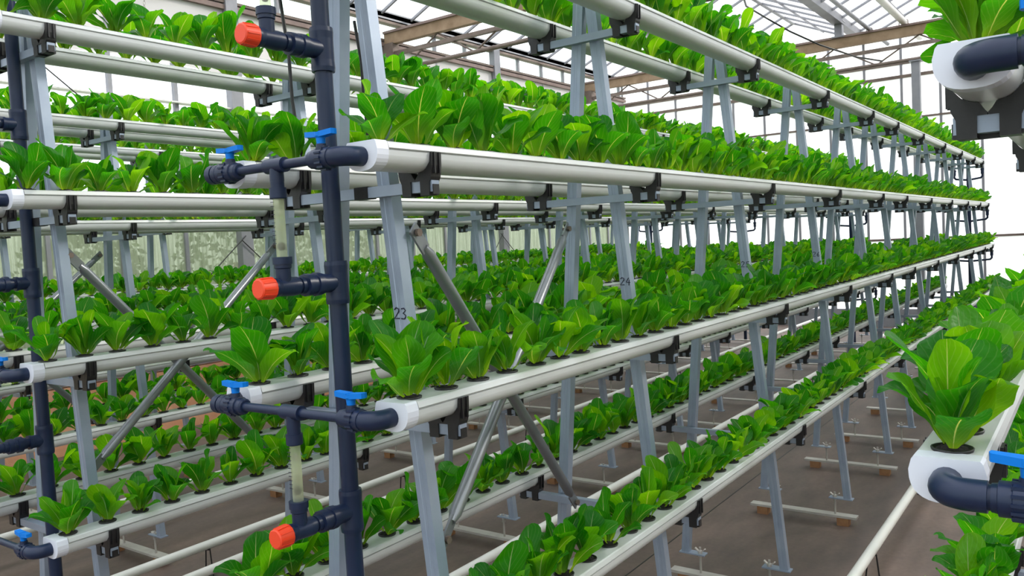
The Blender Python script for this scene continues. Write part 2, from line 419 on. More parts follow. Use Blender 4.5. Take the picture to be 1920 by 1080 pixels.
# trusses: brown timber top beam, steel chord, lower chord and lattice rods
def truss(Y, z, label):
    t = thing('roof_truss', (0, Y, 0), label, 'truss', 'roof trusses')
    x0, x1 = XW + .08, XR - .08
    MB().box(x0, x1, -.045, .045, z - .07, z + .07).build('timber_beam', 'old_wood', t)
    MB().box(x0, x1, -.07, .07, z + .07, z + .10).build('beam_flange', 'brown_rail', t)
    c1, c2 = z - .20, z - mx(.36)
    MB().box(x0, x1, -.03, .03, c1 - .025, c1 + .025).build('upper_chord', 'rusty_steel', t)
    MB().tube([(x0 + .3, 0, c2), (x1 - .3, 0, c2)], .028, 10).build('lower_chord', 'rusty_steel', t)
    n = 22; step = (x1 - x0 - .6) / n
    rods = []
    for k in range(n):
        xa = x0 + .3 + k * step
        a, b = ((xa, 0, c2), (xa + step, 0, z - .07)) if k % 2 == 0 else ((xa, 0, z - .07), (xa + step, 0, c2))
        MB().tube([a, b], .012, 6).build('lattice_rod', 'rusty_steel', t)
    MB().box(x0 - .02, x0 + .16, -.06, .06, z - .28, z - .06).build('wall_bracket', 'rusty_steel', t)
    return t
truss(mx(6.05), mz(3.69), 'brown timber roof truss with rusty lattice, nearer of the two')
truss(mx(10.6), mz(3.69), 'brown timber roof truss with rusty lattice, farther one near the gable')
# posts that carry the far truss and the valley struts
def column(X, Y, z0, z1, label):
    c = thing('steel_post', (X, Y, 0), label, 'post')
    MB().box(-.055, .055, -.055, .055, z0, z1).build('shaft', 'frame_grey', c)
    MB().box(-.09, .09, -.09, .09, z0, z0 + .02).build('base_plate', 'frame_grey', c)
    MB().box(-.08, .08, -.08, .08, z1 - .02, z1).build('head_plate', 'frame_grey', c)
column(mx(-.63), mx(10.6), 0, mz(3.31), 'grey steel post standing under the far roof truss')
column(mx(-1.55), mx(10.6), mz(3.76), ZG, 'short dark stub post between far truss and roof gutter')

# ------------------------------------------------------------------ racks
TZ = [mz(1.8505), mz(1.3642), mz(0.8931), mz(0.42)]          # crossbar heights, top tier first
TW = [mx(.1449), mx(.1873), mx(.2228), mx(.2751)]            # half distance between the two channels of a tier
FY = [mx(v) for v in (.148, 1.125, 2.152, 3.166, 4.15, 4.88, 5.84, 6.9, 7.95, 8.94, 9.70)]
LEN = mx(9.9)
CH = .0893                                                   # channel top above crossbar centre
LA, LB = .2012, -.0923                                       # leg half-spread against survey height
ZFOOT = mz(-.121)
def legx(z): return K * (LA + LB * (z / K - ZO))
ROWS = {  # key: (centre x, lift, y start, name)
    'A': (0.0, 0.0, 0.0, 'central rack'),
    'B': (mx(-1.32), .018 * K, mx(-.038), 'second rack'),
    'C': (mx(-2.75), .0135 * K, mx(-.02), 'third rack'),
    'D': (mx(-4.13), .085 * K, mx(.0), 'rack along the glass wall'),
    'R': (mx(1.3388), 0.0, mx(-.009), 'rack beside the camera'),
}
TIER = ['top', 'upper-middle', 'lower-middle', 'lowest']
SIDE = {-1: 'wall-side', 1: 'aisle-side'}

# shared meshes -----------------------------------------------------
def d_profile(hw, lip, depth, n=16, e=.78):
    pw = lambda q: math.copysign(abs(q) ** e, q)
    return [(-hw * pw(math.cos(math.pi * k / n)), -lip - (depth - lip) * abs(math.sin(math.pi * k / n)) ** e) for k in range(n + 1)]
def channel_meshes():
    pr = d_profile(.0445, .0185, .058)
    body = MB().prism([(-.0405, -.0100), (-.0405, -.0180)] + pr + [(.0405, -.0180), (.0405, -.0100)], .004, LEN - .004, 0, False)
    body.sm = [True if 2 <= q < 17 else False for q in range(len(body.sm))]
    body = body.mesh('channel_body', 'white_pvc')
    lid = MB().prism([(-.0450, -.0150), (-.0460, -.0135), (-.0420, -.0025), (-.0385, 0), (.0385, 0), (.0420, -.0025), (.0460, -.0135), (.0450, -.0150), (.0418, -.0150), (.0418, -.0065), (-.0418, -.0065), (-.0418, -.0150)], .03, LEN - .03).mesh('channel_lid', 'white_pvc')
    c = [(x * 1.05, z * 1.02 - .0005) for x, z in d_profile(.0445, .0165, .0585)]
    cap = MB().prism(c + [(.0430, -.003), (.0395, .0015), (-.0395, .0015), (-.0430, -.003)], 0, .034).mesh('end_cap', 'cap_skylit_white')
    return body, lid, cap
CHB, CHL, CHC = channel_meshes()
CHZ = CH  # local: channel top at z = 0

def bracket_mesh():
    mb = MB()
    # front profile of the cradle, local origin at the crossbar centre; channel top is at CH
    ct = CH; hw = .0445
    def chan(x):  # underside of the channel
        q = min(1, abs(x) / .0445); return ct - .0185 - .0395 * max(0, 1 - q ** (2 / .78)) ** (.78 / 2) - .001
    right = [(.014, -.016), (.014, .013), (.0, .013)]
    # two claws over the bar + saddle
    inner = []
    for k in range(0, 9):
        xx = .0005 + (.043) * k / 8; inner.append((xx, max(chan(xx), .014)))
    arm_out = [(.0475, ct - .016), (.052, ct - .016), (.051, ct - .045), (.047, .02), (.041, .008), (.040, -.020), (.014, -.020)]
    poly_r = inner[:-1] + [(.0455, chan(.0425))] + arm_out + [(.014, .0125), (.0005, .0125)]
    # notch the saddle so that a small gap shows under the channel
    poly_r[0] = (.0005, .016); poly_r[1] = (poly_r[1][0], max(.022, chan(poly_r[1][0]) - .012))
    poly_l = [(-x, z) for x, z in reversed(poly_r)]
    mb.prism(poly_r, -.0165, .0165); mb.prism(poly_l, -.0165, .0165)
    for s in (-1, 1):  # ribs on the arms
        for yy in (-.008, .008):
            x0, x1 = sorted((s * .048, s * .0545)); mb.box(x0, x1, yy - .002, yy + .002, ct - .062, ct - .016)
        x0, x1 = sorted((s * .040, s * .047)); mb.box(x0, x1, -.010, .010, -.018, .004)
    mb.box(-.04, .04, .0128, .0165, -.020, .0125)
    return mb.mesh('channel_clip', 'black_plastic')
BRK = bracket_mesh()
BARS = [MB().box(-(w_ + .045), w_ + .045, -.0125, .0125, -.0125, .0125).mesh('crossbar', 'galvanised_steel') for w_ in TW]
def leg_mesh(s):
    zt = mz(2.02)
    a = Vector((s * legx(ZFOOT), .034, ZFOOT)); b = Vector((s * legx(zt), .034, zt))
    d = (b - a).normalized(); xs = Vector((0, 1, 0)).cross(d)
    # lipped channel section: web facing the near end with two returns and a rib down the web
    sec = [(-.0195, -.0165), (-.006, -.0165), (-.004, -.0155), (.004, -.0155), (.006, -.0165), (.0195, -.0165), (.0195, .0165), (.0165, .0165), (.0165, -.0135), (-.0165, -.0135), (-.0165, .0165), (-.0195, .0165)]
    n = len(sec); vs = []
    for p in (a, b):
        for sx, sy in sec: vs.append(p + xs * sx + Vector((0, 1, 0)) * sy)
    mb = MB().add(vs, [(i, (i + 1) % n, n + (i + 1) % n, n + i) for i in range(n)] + [tuple(range(n - 1, -1, -1)), tuple(range(n, 2 * n))])
    return mb.mesh('leg', 'galvanised_steel')
LEG = {s: leg_mesh(s) for s in (-1, 1)}
RODX = legx(ZFOOT) - .072
PLATE = {s: MB().box(min(s * (legx(ZFOOT) + .03), s * (RODX - .03)), max(s * (legx(ZFOOT) + .03), s * (RODX - .03)), .012, .058, ZFOOT - .006, ZFOOT).mesh('foot_plate', 'galvanised_steel') for s in (-1, 1)}
def rod_mesh():
    mb = MB().tube([(0, 0, .058), (0, 0, ZFOOT + .03)], .006, 8)
    mb.step((0, 0, ZFOOT - .016), (0, 0, 1), [(0, .011), (.010, .011)], 6)
    mb.step((0, 0, ZFOOT), (0, 0, 1), [(0, .012), (.012, .010), (.016, .006)], 8)
    for s in (-1, 1): mb.bar((s * .008, 0, ZFOOT + .008), (s * .026, 0, ZFOOT + .024), .005, .014)
    return mb.mesh('levelling_screw', 'foot_steel')
ROD = rod_mesh()
BASEB = MB().box(-.325, .295, .004, .062, .047, .060).mesh('base_bar', 'foot_steel')
BLOCK = MB().box(-.035, .03, .008, .062, 0, .047).mesh('wood_block', 'wood_block')

def digits(txt, h):
    G = {'2': [[(0, .8), (.2, 1), (.5, .9), (.5, .65), (0, 0), (.6, .05)]], '3': [[(0, .95), (.3, 1), (.5, .8), (.2, .55), (.55, .35), (.4, .05), (0, .05)]],
         '4': [[(.35, 1), (0, .4), (.6, .4)], [(.45, .75), (.42, 0)]], '5': [[(.55, 1), (.1, .95), (.08, .6), (.45, .6), (.5, .2), (.25, 0), (0, .1)]],
         '6': [[(.5, 1), (.15, .65), (.05, .25), (.25, 0), (.5, .2), (.35, .45), (.08, .3)]], '7': [[(0, 1), (.55, .95), (.2, 0)]]}
    mb = MB(); ox = 0
    for c in txt:
        for st in G[c]: mb.tube([((ox + px) * h, -.0005, pz * h) for px, pz in st], .0016, 5)
        ox += .85
    return mb.mesh('handwritten_number', 'ink')

def make_frame(row, k):
    X, dz, yoff, nm = ROWS[row]
    y = FY[k] + (yoff if row != 'A' else 0)
    fname = 'nearest' if k == 0 else ordinal(k + 1) + ' from the near end'
    t = thing('rack_stand', (X, y, 0), f'galvanised A-shaped stand, {fname} of the {nm}', 'stand', 'A-shaped rack stands')
    for s in (-1, 1):
        lg = link('leg', LEG[s], t, (0, 0, dz))
        link('foot_plate', PLATE[s], lg)
        link('levelling_screw', ROD, t, (s * RODX, .035, dz * 0))
        link('wood_block', BLOCK, t, (s * .235 - .015, 0, 0))
        if row == 'A' and s == 1 and k < 4:
            z = mz(1.105); d = digits(str(23 + k), .026)
            n = link('handwritten_number', d, lg, (legx(z) - .018, .034 - .0172, z), label='number written in dark marker')
            n.rotation_euler = (0, 0.06, 0)
    link('base_bar', BASEB, t)
    for i in range(4):
        b = link('crossbar', BARS[i], t, (0, 0, TZ[i] + dz))
        for s in (-1, 1):
            if row == 'R' and s == 1: continue
            link('channel_clip', BRK, t, (s * TW[i], 0, TZ[i] + dz))
    return t
for row in 'ABCDR':
    for k in range(len(FY)): make_frame(row, k)

def make_channel(row, i, s):
    X, dz, y0, nm = ROWS[row]
    t = thing('growing_channel', (X + s * TW[i], y0, TZ[i] + dz + CHZ), f'white growing channel, {TIER[i]} tier, {SIDE[s]} of the {nm}', 'channel', 'white growing channels')
    link('channel_body', CHB, t); link('channel_lid', CHL, t)
    link('end_cap', CHC, t, (0, -.006, 0)); link('end_cap', CHC, t, (0, LEN - .028, 0))
    return t
CHANNELS = []
for row in 'ABCDR':
    for i in range(4):
        for s in (-1, 1):
            if row == 'R' and s == 1: continue
            CHANNELS.append((row, i, s, make_channel(row, i, s)))

# diagonal braces between the first two stands
def make_brace(row, a, b, which):
    X, dz, y0, nm = ROWS[row]
    sh = Vector((-.02, -.02, -.02)) if row == 'B' else Vector((0, 0, 0))
    a = Vector(a) + sh; b = Vector(b) + sh; d = (b - a).normalized()
    t = thing('diagonal_brace', (X, y0, dz), f'slanting brace, {which}, at the {nm}', 'brace', 'slanting braces')
    MB().tube([a + d * .05, a + d * .075, b - d * .075, b - d * .05], 0, 12, radii=[.009, .0165, .0165, .009]).build('tube', 'brace_steel', t)
    for p, e in ((a, 1), (b, -1)):
        MB().bar(p - d * .018 * e, p + d * .06 * e, .006, .034, up=(0, .2, 1)).build('flattened_end', 'brace_steel', t)
        MB().step(p + Vector((.014, 0, 0)), p + Vector((-1, 0, 0)), [(0, .010), (.008, .010), (.0081, .006), (.03, .006)], 6).build('bolt', 'rusty_steel', t)
for row in 'ABCD':
    make_brace(row, (mx(.107), mx(.215), mz(1.279)), (mx(-.04), mx(1.02), mz(.455)), 'sloping down away from its first stand')
    make_brace(row, (mx(-.075), mx(1.105), mz(1.283)), (mx(.14), mx(.215), mz(.635)), 'sloping up away from its first stand')

# ------------------------------------------------------------------ supply manifolds with valves, flow meters, red caps
def make_manifold(row):
    X, dz, y0, nm = ROWS[row]
    t = thing('supply_manifold', (X, 0, 0), f'dark blue supply pipe with valves and red caps at the {nm}', 'pipework', 'supply manifolds')
    ry = mx(.088); yc = y0 - mx(.045)
    P = 'dark_blue_pvc'
    MB().tube([(0, ry, 0.03), (0, ry, mz(2.35))], .0205, 18).build('riser_pipe', P, t)
    MB().step((0, ry, 0), (0, ry, 1), [(0, .035), (.03, .035), (.031, .026), (.06, .026)]).build('riser_foot', P, t)
    for i in range(4):
        zc = TZ[i] + dz + CH - .030                 # channel centre
        zt = zc - mx((.250, .230, .230, .230)[i])                          # branch height
        tee = MB().step((0, ry, zt - .050), (0, ry, 9), [(0, .0265), (.010, .0275), (.026, .0265), (.074, .0265), (.090, .0275), (.100, .0265)])
        tee.step((0, ry, zt), (0, ry - 1, zt), [(0, .022), (.045, .022), (.046, .024), (.055, .024)])
        tee.build('tee_fitting', P, t)
        MB().tube([(0, ry - .05, zt), (0, yc + .01, zt)], .016, 14).build('branch_pipe', P, t)
        un = MB().step((0, (ry + yc) / 2 + .035, zt), (0, -9, zt), [(0, .020), (.012, .021), (.013, .027), (.028, .027), (.029, .0235), (.040, .0235), (.041, .0255), (.056, .0255), (.057, .019), (.07, .019)], 12)
        un.build('union_fitting', P, t)
        t2 = MB().step((0, yc + .034, zt), (0, -9, zt), [(0, .021), (.012, .0215), (.05, .0195), (.062, .022), (.07, .022)])
        t2.step((0, yc, zt), (0, yc, 9), [(0, .0165), (.040, .0165), (.042, .019), (.050, .019), (.0501, .0215), (.066, .0215), (.0661, .016)])
        t2.build('tee_fitting', P, t)
        rc = MB().step((0, yc - .034, zt), (0, -9, zt), [(0, .024), (.004, .0245), (.034, .022), (.036, .019)], 14)
        for q in range(10):
            a = 2 * math.pi * q / 10
            rc.bar((math.cos(a) * .0236, yc - .036, zt + math.sin(a) * .0236), (math.cos(a) * .022, yc - .066, zt + math.sin(a) * .022), .004, .003)
        rc.build('red_end_cap', 'red_cap', t)
        # flow meter
        fm = MB().tube([(0, yc, zt + .066), (0, yc, zc - .055)], .0120, 14).build('flow_meter', 'meter_tube', t, label='clear tube with printed scale marks')
        tk = MB(); zz = zt + .095
        while zz < zc - .075:
            tk.box(-.0125, -.0005, yc - .0122, yc - .0112, zz, zz + .0012); zz += .009
        tk.build('scale_marks', 'ink', fm)
        MB().step((0, yc, zt + .080), (0, yc, 9), [(0, .005), (.004, .008), (.014, .008), (.018, .003)], 10).build('float', 'black_plastic', fm)
        MB().step((0, yc, zc - .072), (0, yc, 9), [(0, .0175), (.002, .0185), (.024, .0185), (.0241, .0150), (.056, .0150)]).build('meter_head', P, t)
        # cross pipe
        wv = TW[i]
        ct = MB().step((-.03, yc, zc), (9, yc, zc), [(0, .0165), (.06, .0165)]); ct.step((0, yc, zc), (0, yc, -9), [(0, .015), (.034, .0155)])
        ct.build('tee_fitting', P, t)
        MB().tube([(-wv + .07, yc, zc), (wv - .07, yc, zc)], .0105, 12).build('cross_pipe', P, t)
        for s in (-1, 1):
            bx = s * (wv - (.096 if row == 'R' and s < 0 else .055 if s < 0 else .068))
            v = MB()
            v.step((bx - s * .034, yc, zc), (s * 99, yc, zc), [(0, .015), (.004, .019), (.018, .0195), (.019, .0225), (.036, .0225), (.037, .024), (.050, .024), (.051, .0225), (.066, .0225), (.067, .019), (.074, .018)], 14)
            v.step((bx, yc, zc + .018), (bx, yc, 9), [(0, .012), (.012, .011), (.013, .007), (.02, .007)], 10)
            if s < 0 and row != 'R': v.step((bx - .030, yc, zc), (-9, yc, zc), [(0, .019), (.006, .0225), (.020, .0225), (.0201, .0195), (.024, .0195), (.0241, .0225), (.042, .0225), (.046, .017)], 14)
            for q in range(14):
                a = 6.2832 * q / 14; rr = .0238
                for u0, u1 in ((-.033, -.016),):
                    v.bar((bx + s * u0 + s * .034, yc + math.cos(a) * rr, zc + math.sin(a) * rr), (bx + s * u1 + s * .034, yc + math.cos(a) * rr, zc + math.sin(a) * rr), .004, .004)
            vo = v.build('ball_valve', P, t)
            h = MB().step((bx, yc, zc + .028), (bx, yc, 9), [(0, .009), (.014, .010), (.018, .013), (.026, .013)], 10)
            for a in (-1, 1):
                vs = [(bx + a * .004, yc - .011, zc + .044), (bx + a * .040, yc - .008, zc + .047), (bx + a * .042, yc, zc + .047), (bx + a * .040, yc + .008, zc + .047), (bx + a * .004, yc + .011, zc + .044)]
                vs += [(p[0], p[1], p[2] + .011) for p in vs]
                fs = [(4, 3, 2, 1, 0), (5, 6, 7, 8, 9)] + [(q, (q + 1) % 5, 5 + (q + 1) % 5, 5 + q) for q in range(5)]
                h.add(vs, fs if a > 0 else [tuple(reversed(f)) for f in fs])
            h.build('valve_handle', 'blue_handle', vo, label='blue valve handle')
            # elbow into the channel end cap
            ex = s * wv; pts = []
            for q in range(9):
                a = q / 8 * math.pi / 2
                pts.append((ex - s * (.030 - .030 * math.sin(a)), yc + .030 - .030 * math.cos(a), zc))
            pts = [(ex - s * (.052 if row == 'R' else .048), yc, zc)] + pts + [(ex, y0 - .003, zc)]
            if row == 'R': MB().tube([(ex - s * .046, yc, zc), (ex - s * .068, yc, zc)], .0165, 14).build('pipe_joint', P, t)
            MB().tube(pts, .0205, 18).build('elbow', P, t)
    # tie of black tape onto the stand
    MB().box(.018, .062, FY[0] + y0 - .0145, FY[0] + y0 + .0145, TZ[1] + dz - .0145, TZ[1] + dz + .0145).build('tape', 'black_plastic', t)
for row in 'ABCDR': make_manifold(row)

# drains at the far end
def make_drain(row):
    X, dz, y0, nm = ROWS[row]
    t = thing('drain_manifold', (X, y0 + LEN, 0), f'dark drain pipe with return loops at far end of the {nm}', 'pipework', 'drain manifolds')
    MB().tube([(0, .10, 0.02), (0, .10, mz(1.9))], .025, 12).build('drain_pipe', 'dark_blue_pvc', t)
    for i in range(4):
        zc = TZ[i] + dz + CH - .030
        for s in (-1, 1):
            x = s * TW[i]
            MB().tube([(x, .0, zc), (x, .08, zc), (x, .10, zc - .02), (x, .10, zc - .17), (x - s * .02, .10, zc - .19), (0, .10, zc - .21)], .014, 10).build('return_loop', 'dark_blue_pvc', t)
            MB().step((x, .10, zc - .14), (x, .10, 9), [(0, .02), (.05, .02), (.051, .024), (.075, .024)], 10).build('union_fitting', 'dark_blue_pvc', t)
for row in 'ABCD': make_drain(row)

# ------------------------------------------------------------------ heating pipes along the aisles
def make_floor_pipe(xu, label):
    x = mx(xu); z = mz(-.11)
    t = thing('floor_pipe', (x, 0, 0), label, 'pipe', 'white heating pipes')
    MB().tube([(0, YB + .3, z), (0, YF - .3, z)], .024, 14).build('pipe', 'pipe_white', t)
    sm = MB()
    for s in (-1, 1): sm.tube([(s * .018, 0, z - .02), (s * .035, 0, .0)], .004, 6)
    sm.box(-.06, .06, -.012, .012, 0, .006); sm.tube([(-.02, 0, z - .022), (0, 0, z - .027), (.02, 0, z - .022)], .005, 6)
    me = sm.mesh('support_foot', 'black_plastic'); y = YB + .9
    while y < YF - .4: link('support_foot', me, t, (0, y, 0)); y += 1.55
for xu, lb in ((-3.286, 'white heating pipe by the floor between third rack and wall rack'), (-2.211, 'white heating pipe by the floor along aisle side of third rack'),
               (-1.92, 'white heating pipe by the floor along wall side of second rack'), (-.915, 'white heating pipe by the floor between second and central racks'),
               (.47, 'white heating pipe by the floor in the open aisle before the central rack')):
    make_floor_pipe(xu, lb)

# ------------------------------------------------------------------ lettuces
def leaf_arrays(L, W, curl, cup, wav, nu, nv, seed):
    r = random.Random(seed); v = []; uv = []
    x = z = 0.0; th = 0.0; pv = 0
    p1, p2 = r.random() * 6, r.random() * 6
    bend = r.uniform(-.35, .35); twist = r.uniform(-.5, .5)
    for j in range(nv + 1):
        t = j / nv; t = 1 - (1 - t) ** 1.35
        th = curl * t * t
        dt = (t - pv) * L; pv = t
        x += math.sin(th) * dt; z += math.cos(th) * dt
        if t < .70:
            q = t / .70; wd = .17 + .83 * (q ** 1.35 * (2.35 - 1.35 * q))
        else:
            q = (t - .70) / .30; wd = math.sqrt(max(0.0, 1 - q ** 2))
            wd = max(wd, .22)
        wd *= W / 2
        for k in range(nu + 1):
            u = k / nu * 2 - 1
            off = -cup * (u * u) * wd * (1.4 - .6 * t) + wav * math.sin(u * 3 + t * 9 + p1) * abs(u) * t + wav * .6 * math.sin(t * 14 + p2) * abs(u)
            off += twist * t * t * u * wd
            v.append((x + math.cos(th) * off, u * wd * (1 + .10 * math.sin(t * 11 + p1 * 2 + u)) + bend * t * t * L, z - math.sin(th) * off)); uv.append((k / nu, t))
    f = []
    for j in range(nv):
        for k in range(nu):
            a = j * (nu + 1) + k
            f.append((a, a + 1, a + nu + 2, a + nu + 1))
    return np.array(v), f, np.array(uv)
LEAFP = [(.126, .064, .22, .10, .003), (.116, .070, .50, .06, .005), (.108, .062, .85, .12, .004), (.132, .060, .32, .22, .0035), (.104, .060, .12, .40, .003), (.118, .058, .62, .30, .006),
         (.122, .072, .15, -.05, .006), (.112, .066, .70, .35, .005), (.130, .056, .45, .45, .004), (.100, .064, 1.05, -.10, .006)]
def leaf_mesh(idx, nu, nv, name='leaf'):
    v, f, uv = leaf_arrays(*LEAFP[idx], nu, nv, idx * 7 + 1)
    return v, f, uv
def mesh_from(v, f, uv, tint, name, mats, mi=None):
    """f: (n,4) quads array"""
    f = np.asarray(f, dtype=np.int32); me = bpy.data.meshes.new(name)
    n = len(f)
    me.vertices.add(len(v)); me.vertices.foreach_set('co', np.asarray(v, dtype=np.float32).ravel())
    me.loops.add(n * 4); me.loops.foreach_set('vertex_index', f.ravel())
    me.polygons.add(n); me.polygons.foreach_set('loop_start', np.arange(0, 4 * n, 4, dtype=np.int32))
    try: me.polygons.foreach_set('loop_total', np.full(n, 4, dtype=np.int32))
    except Exception: pass
    for q in mats: me.materials.append(MAT[q])
    if mi is not None: me.polygons.foreach_set('material_index', np.asarray(mi, dtype=np.int32))
    me.polygons.foreach_set('use_smooth', np.ones(n, dtype=bool))
    ul = me.uv_layers.new(name='UVMap'); ul.data.foreach_set('uv', np.asarray(uv, dtype=np.float32)[f.ravel()].ravel())
    at = me.attributes.new('tint', 'FLOAT', 'POINT'); at.data.foreach_set('value', np.asarray(tint, dtype=np.float32))
    me.update(calc_edges=True); me.validate()
    return me
LEAF_HI = []
for i in range(len(LEAFP)):
    v, f, uv = leaf_mesh(i, 6, 12)
    LEAF_HI.append(mesh_from(v, f, uv, np.full(len(v), .17 * i), 'leaf', ['leaf']))

def plant_layout(seed):
    r = random.Random(seed); out = []
    n = r.choice((8, 9, 10)); az = r.random() * 6.28
    for k in range(n):
        q = k / (n - 1)                       # 0 outer .. 1 inner
        th = math.radians(42 - 38 * q ** .75 + r.uniform(-12, 12))
        sc = (.86 + .22 * math.sin(q * 2.6)) * r.uniform(.88, 1.1)
        if q > .85: sc *= .8
        idx = r.choice((1, 2, 5, 7, 9)) if q < .35 else r.choice((0, 1, 3, 6, 7)) if q < .8 else r.choice((4, 3, 8))
        rad = .016 * (1 - q)
        m_ = Matrix.Rotation(az, 4, 'Z') @ Matrix.Translation((rad, 0, .004 + .008 * q)) @ Matrix.Rotation(th, 4, 'Y') @ Matrix.Rotation(r.uniform(-.45, .45), 4, 'Z') @ Matrix.Scale(sc, 4)
        out.append((idx, m_)); az += 2.39996 + r.uniform(-.5, .5)
    return out
NPL = 12
LAY = [plant_layout(100 + i) for i in range(NPL)]

def pot_mesh_arrays(n):
    """rim ring and lumpy soil disc, quads only"""
    v = []; f = []; mi = []
    R = [(.0265, .0), (.0275, .004), (.0245, .0045), (.0235, .001)]
    for rr, z in R:
        for k in range(n): a = 2 * math.pi * k / n; v.append((rr * math.cos(a), rr * math.sin(a), z))
    for j in range(3):
        for k in range(n): f.append((j * n + k, j * n + (k + 1) % n, (j + 1) * n + (k + 1) % n, (j + 1) * n + k)); mi.append(0)
    rr = random.Random(5)
    base = len(v)
    for k in range(n):
        a = 2 * math.pi * k / n; q = .014; v.append((q * math.cos(a), q * math.sin(a), .003 + rr.random() * .005))
    for k in range(n): f.append((3 * n + k, 3 * n + (k + 1) % n, base + (k + 1) % n, base + k)); mi.append(1)
    c = len(v); v.append((0, 0, .006))
    for k in range(0, n, 2): f.append((base + k, base + (k + 1) % n, base + (k + 2) % n, c)); mi.append(1)
    return np.array(v), f, mi
pv, pf, pmi = pot_mesh_arrays(16)
POT = mesh_from(pv, pf, np.zeros((len(pv), 2)), np.zeros(len(pv)), 'net_pot', ['black_plastic', 'soil'], pmi)

def joined(layout, nu, nv, seed):
    V = []; F = []; UV = []; T = []; o = 0; r = random.Random(seed)
    for idx, m_ in layout:
        v, f, uv = leaf_mesh(idx, nu, nv)
        M_ = np.array(m_); V.append(v @ M_[:3, :3].T + M_[:3, 3]); F.append(np.array(f) + o); UV.append(uv)
        T.append(np.full(len(v), r.random())); o += len(v)
    return np.vstack(V), np.vstack(F), np.vstack(UV), np.concatenate(T)
FOL = [mesh_from(*joined(l, 4, 7, i), 'foliage', ['leaf']) for i, l in enumerate(LAY)]
LOW = [joined(l, 2, 4, i + 50) for i, l in enumerate(LAY)]
pv8, pf8, pmi8 = pot_mesh_arrays(8)

PITCH = .118
spots = []
for ci, (row, i, s, ch) in enumerate(CHANNELS):
    X, dz, y0, nm = ROWS[row]
    rr = random.Random(ci * 31 + 5)
    n = int((LEN - .09) / PITCH)
    for k in range(n):
        p = (X + s * TW[i], y0 + .056 + k * PITCH + rr.uniform(-.006, .006), TZ[i] + dz + CHZ)
        spots.append((row, i, s, k, p, rr.randrange(NPL), rr.uniform(0, 6.283), rr.uniform(.94, 1.2)))
def shown(sp):
    q = project((sp[4][0], sp[4][1], sp[4][2] + .06))
    if q is None: return -1
    x, y, z = q; mrg = 90 / z
    if x < -mrg or x > 1920 + mrg or y < -mrg or y > 1080 + mrg: return -1
    return sp[7] / z
# the 300 lettuces that show largest in the photograph, as runs along each channel
RUNS = {'R2L': [(0, 2)], 'R1L': [(0, 0), (2, 2)], 'A1R': [(0, 20), (22, 32)], 'A2R': [(0, 22), (24, 26), (28, 31)], 'A1L': [(0, 4), (6, 6)], 'A2L': [(0, 9), (11, 15), (18, 19)],
        'A3R': [(2, 19), (21, 27)], 'A3L': [(0, 22), (25, 27)], 'R3L': [(6, 9), (17, 17)], 'B3R': [(0, 9)], 'B1R': [(0, 7)], 'B2R': [(0, 9), (11, 13), (15, 16), (18, 20), (30, 30)],
        'B0R': [(0, 9), (13, 13), (15, 20), (23, 26)], 'B3L': [(1, 11), (16, 17)], 'B2L': [(1, 1), (4, 4), (10, 10)], 'A0L': [(8, 12), (14, 22), (29, 32)], 'C0R': [(6, 6), (8, 16)],
        'C3R': [(4, 6), (8, 13)], 'A0R': [(13, 24), (26, 26), (28, 28)], 'B1L': [(1, 1), (4, 4), (6, 6)], 'B0L': [(3, 11)], 'C2R': [(5, 5), (9, 11)],
        'C3L': [(7, 7), (9, 9), (11, 11), (15, 15), (17, 19)], 'D2R': [(14, 14), (19, 20), (22, 22), (24, 25)]}
PICK = [j for j, sp in enumerate(spots) if any(a <= sp[3] <= b for a, b in RUNS.get(f"{sp[0]}{sp[1]}{'L' if sp[2] < 0 else 'R'}", []))]
PICK.sort(key=lambda j: -shown(spots[j]))
N_LEAFY = 200
RN = {'A': 'the central rack', 'B': 'the second rack', 'C': 'the third rack', 'D': 'the rack along the glass wall', 'R': 'the rack beside the camera'}
for rank, j in enumerate(PICK):
    row, i, s, k, p, lay, rz, sc = spots[j]
    o = thing('lettuce', p, f'lettuce, {ordinal(k + 1)} from the near cap, {TIER[i]} {SIDE[s]} channel of {RN[row]}', 'lettuce', 'romaine lettuces in the channels')
    o.rotation_euler = (0, 0, rz); o.scale = (sc, sc, sc)
    link('net_pot', POT, o, mw=Matrix.Scale(1 / sc, 4))
    if rank < N_LEAFY:
        for idx, m_ in LAY[lay]: link('leaf', LEAF_HI[idx], o, mw=m_)
    else:
        link('foliage', FOL[lay], o)
picked = set(PICK)
V = []; F = []; UV = []; T = []; MI = []; off = 0; r = random.Random(3)
for j, (row, i, s, k, p, lay, rz, sc) in enumerate(spots):
    if j in picked: continue
    v, f, uv, t = LOW[lay]
    c, sn = math.cos(rz) * sc, math.sin(rz) * sc
    R = np.array([[c, -sn, 0], [sn, c, 0], [0, 0, sc]])
    V.append(v @ R.T + np.array(p)); F.append(f + off); UV.append(uv); T.append((t + r.random()) % 1); MI.append(np.zeros(len(f), int)); off += len(v)
    V.append(pv8 + np.array(p)); F.append(np.array(pf8) + off); UV.append(np.zeros((len(pv8), 2))); T.append(np.zeros(len(pv8))); MI.append(np.array(pmi8) + 1); off += len(pv8)
bed = link('lettuce_bed', mesh_from(np.vstack(V), np.vstack(F), np.vstack(UV), np.concatenate(T), 'lettuce_bed', ['leaf', 'black_plastic', 'soil'], np.concatenate(MI)), kind='stuff')
tag(bed, 'massed small lettuces filling the remaining holes of all the white channels', 'lettuce')

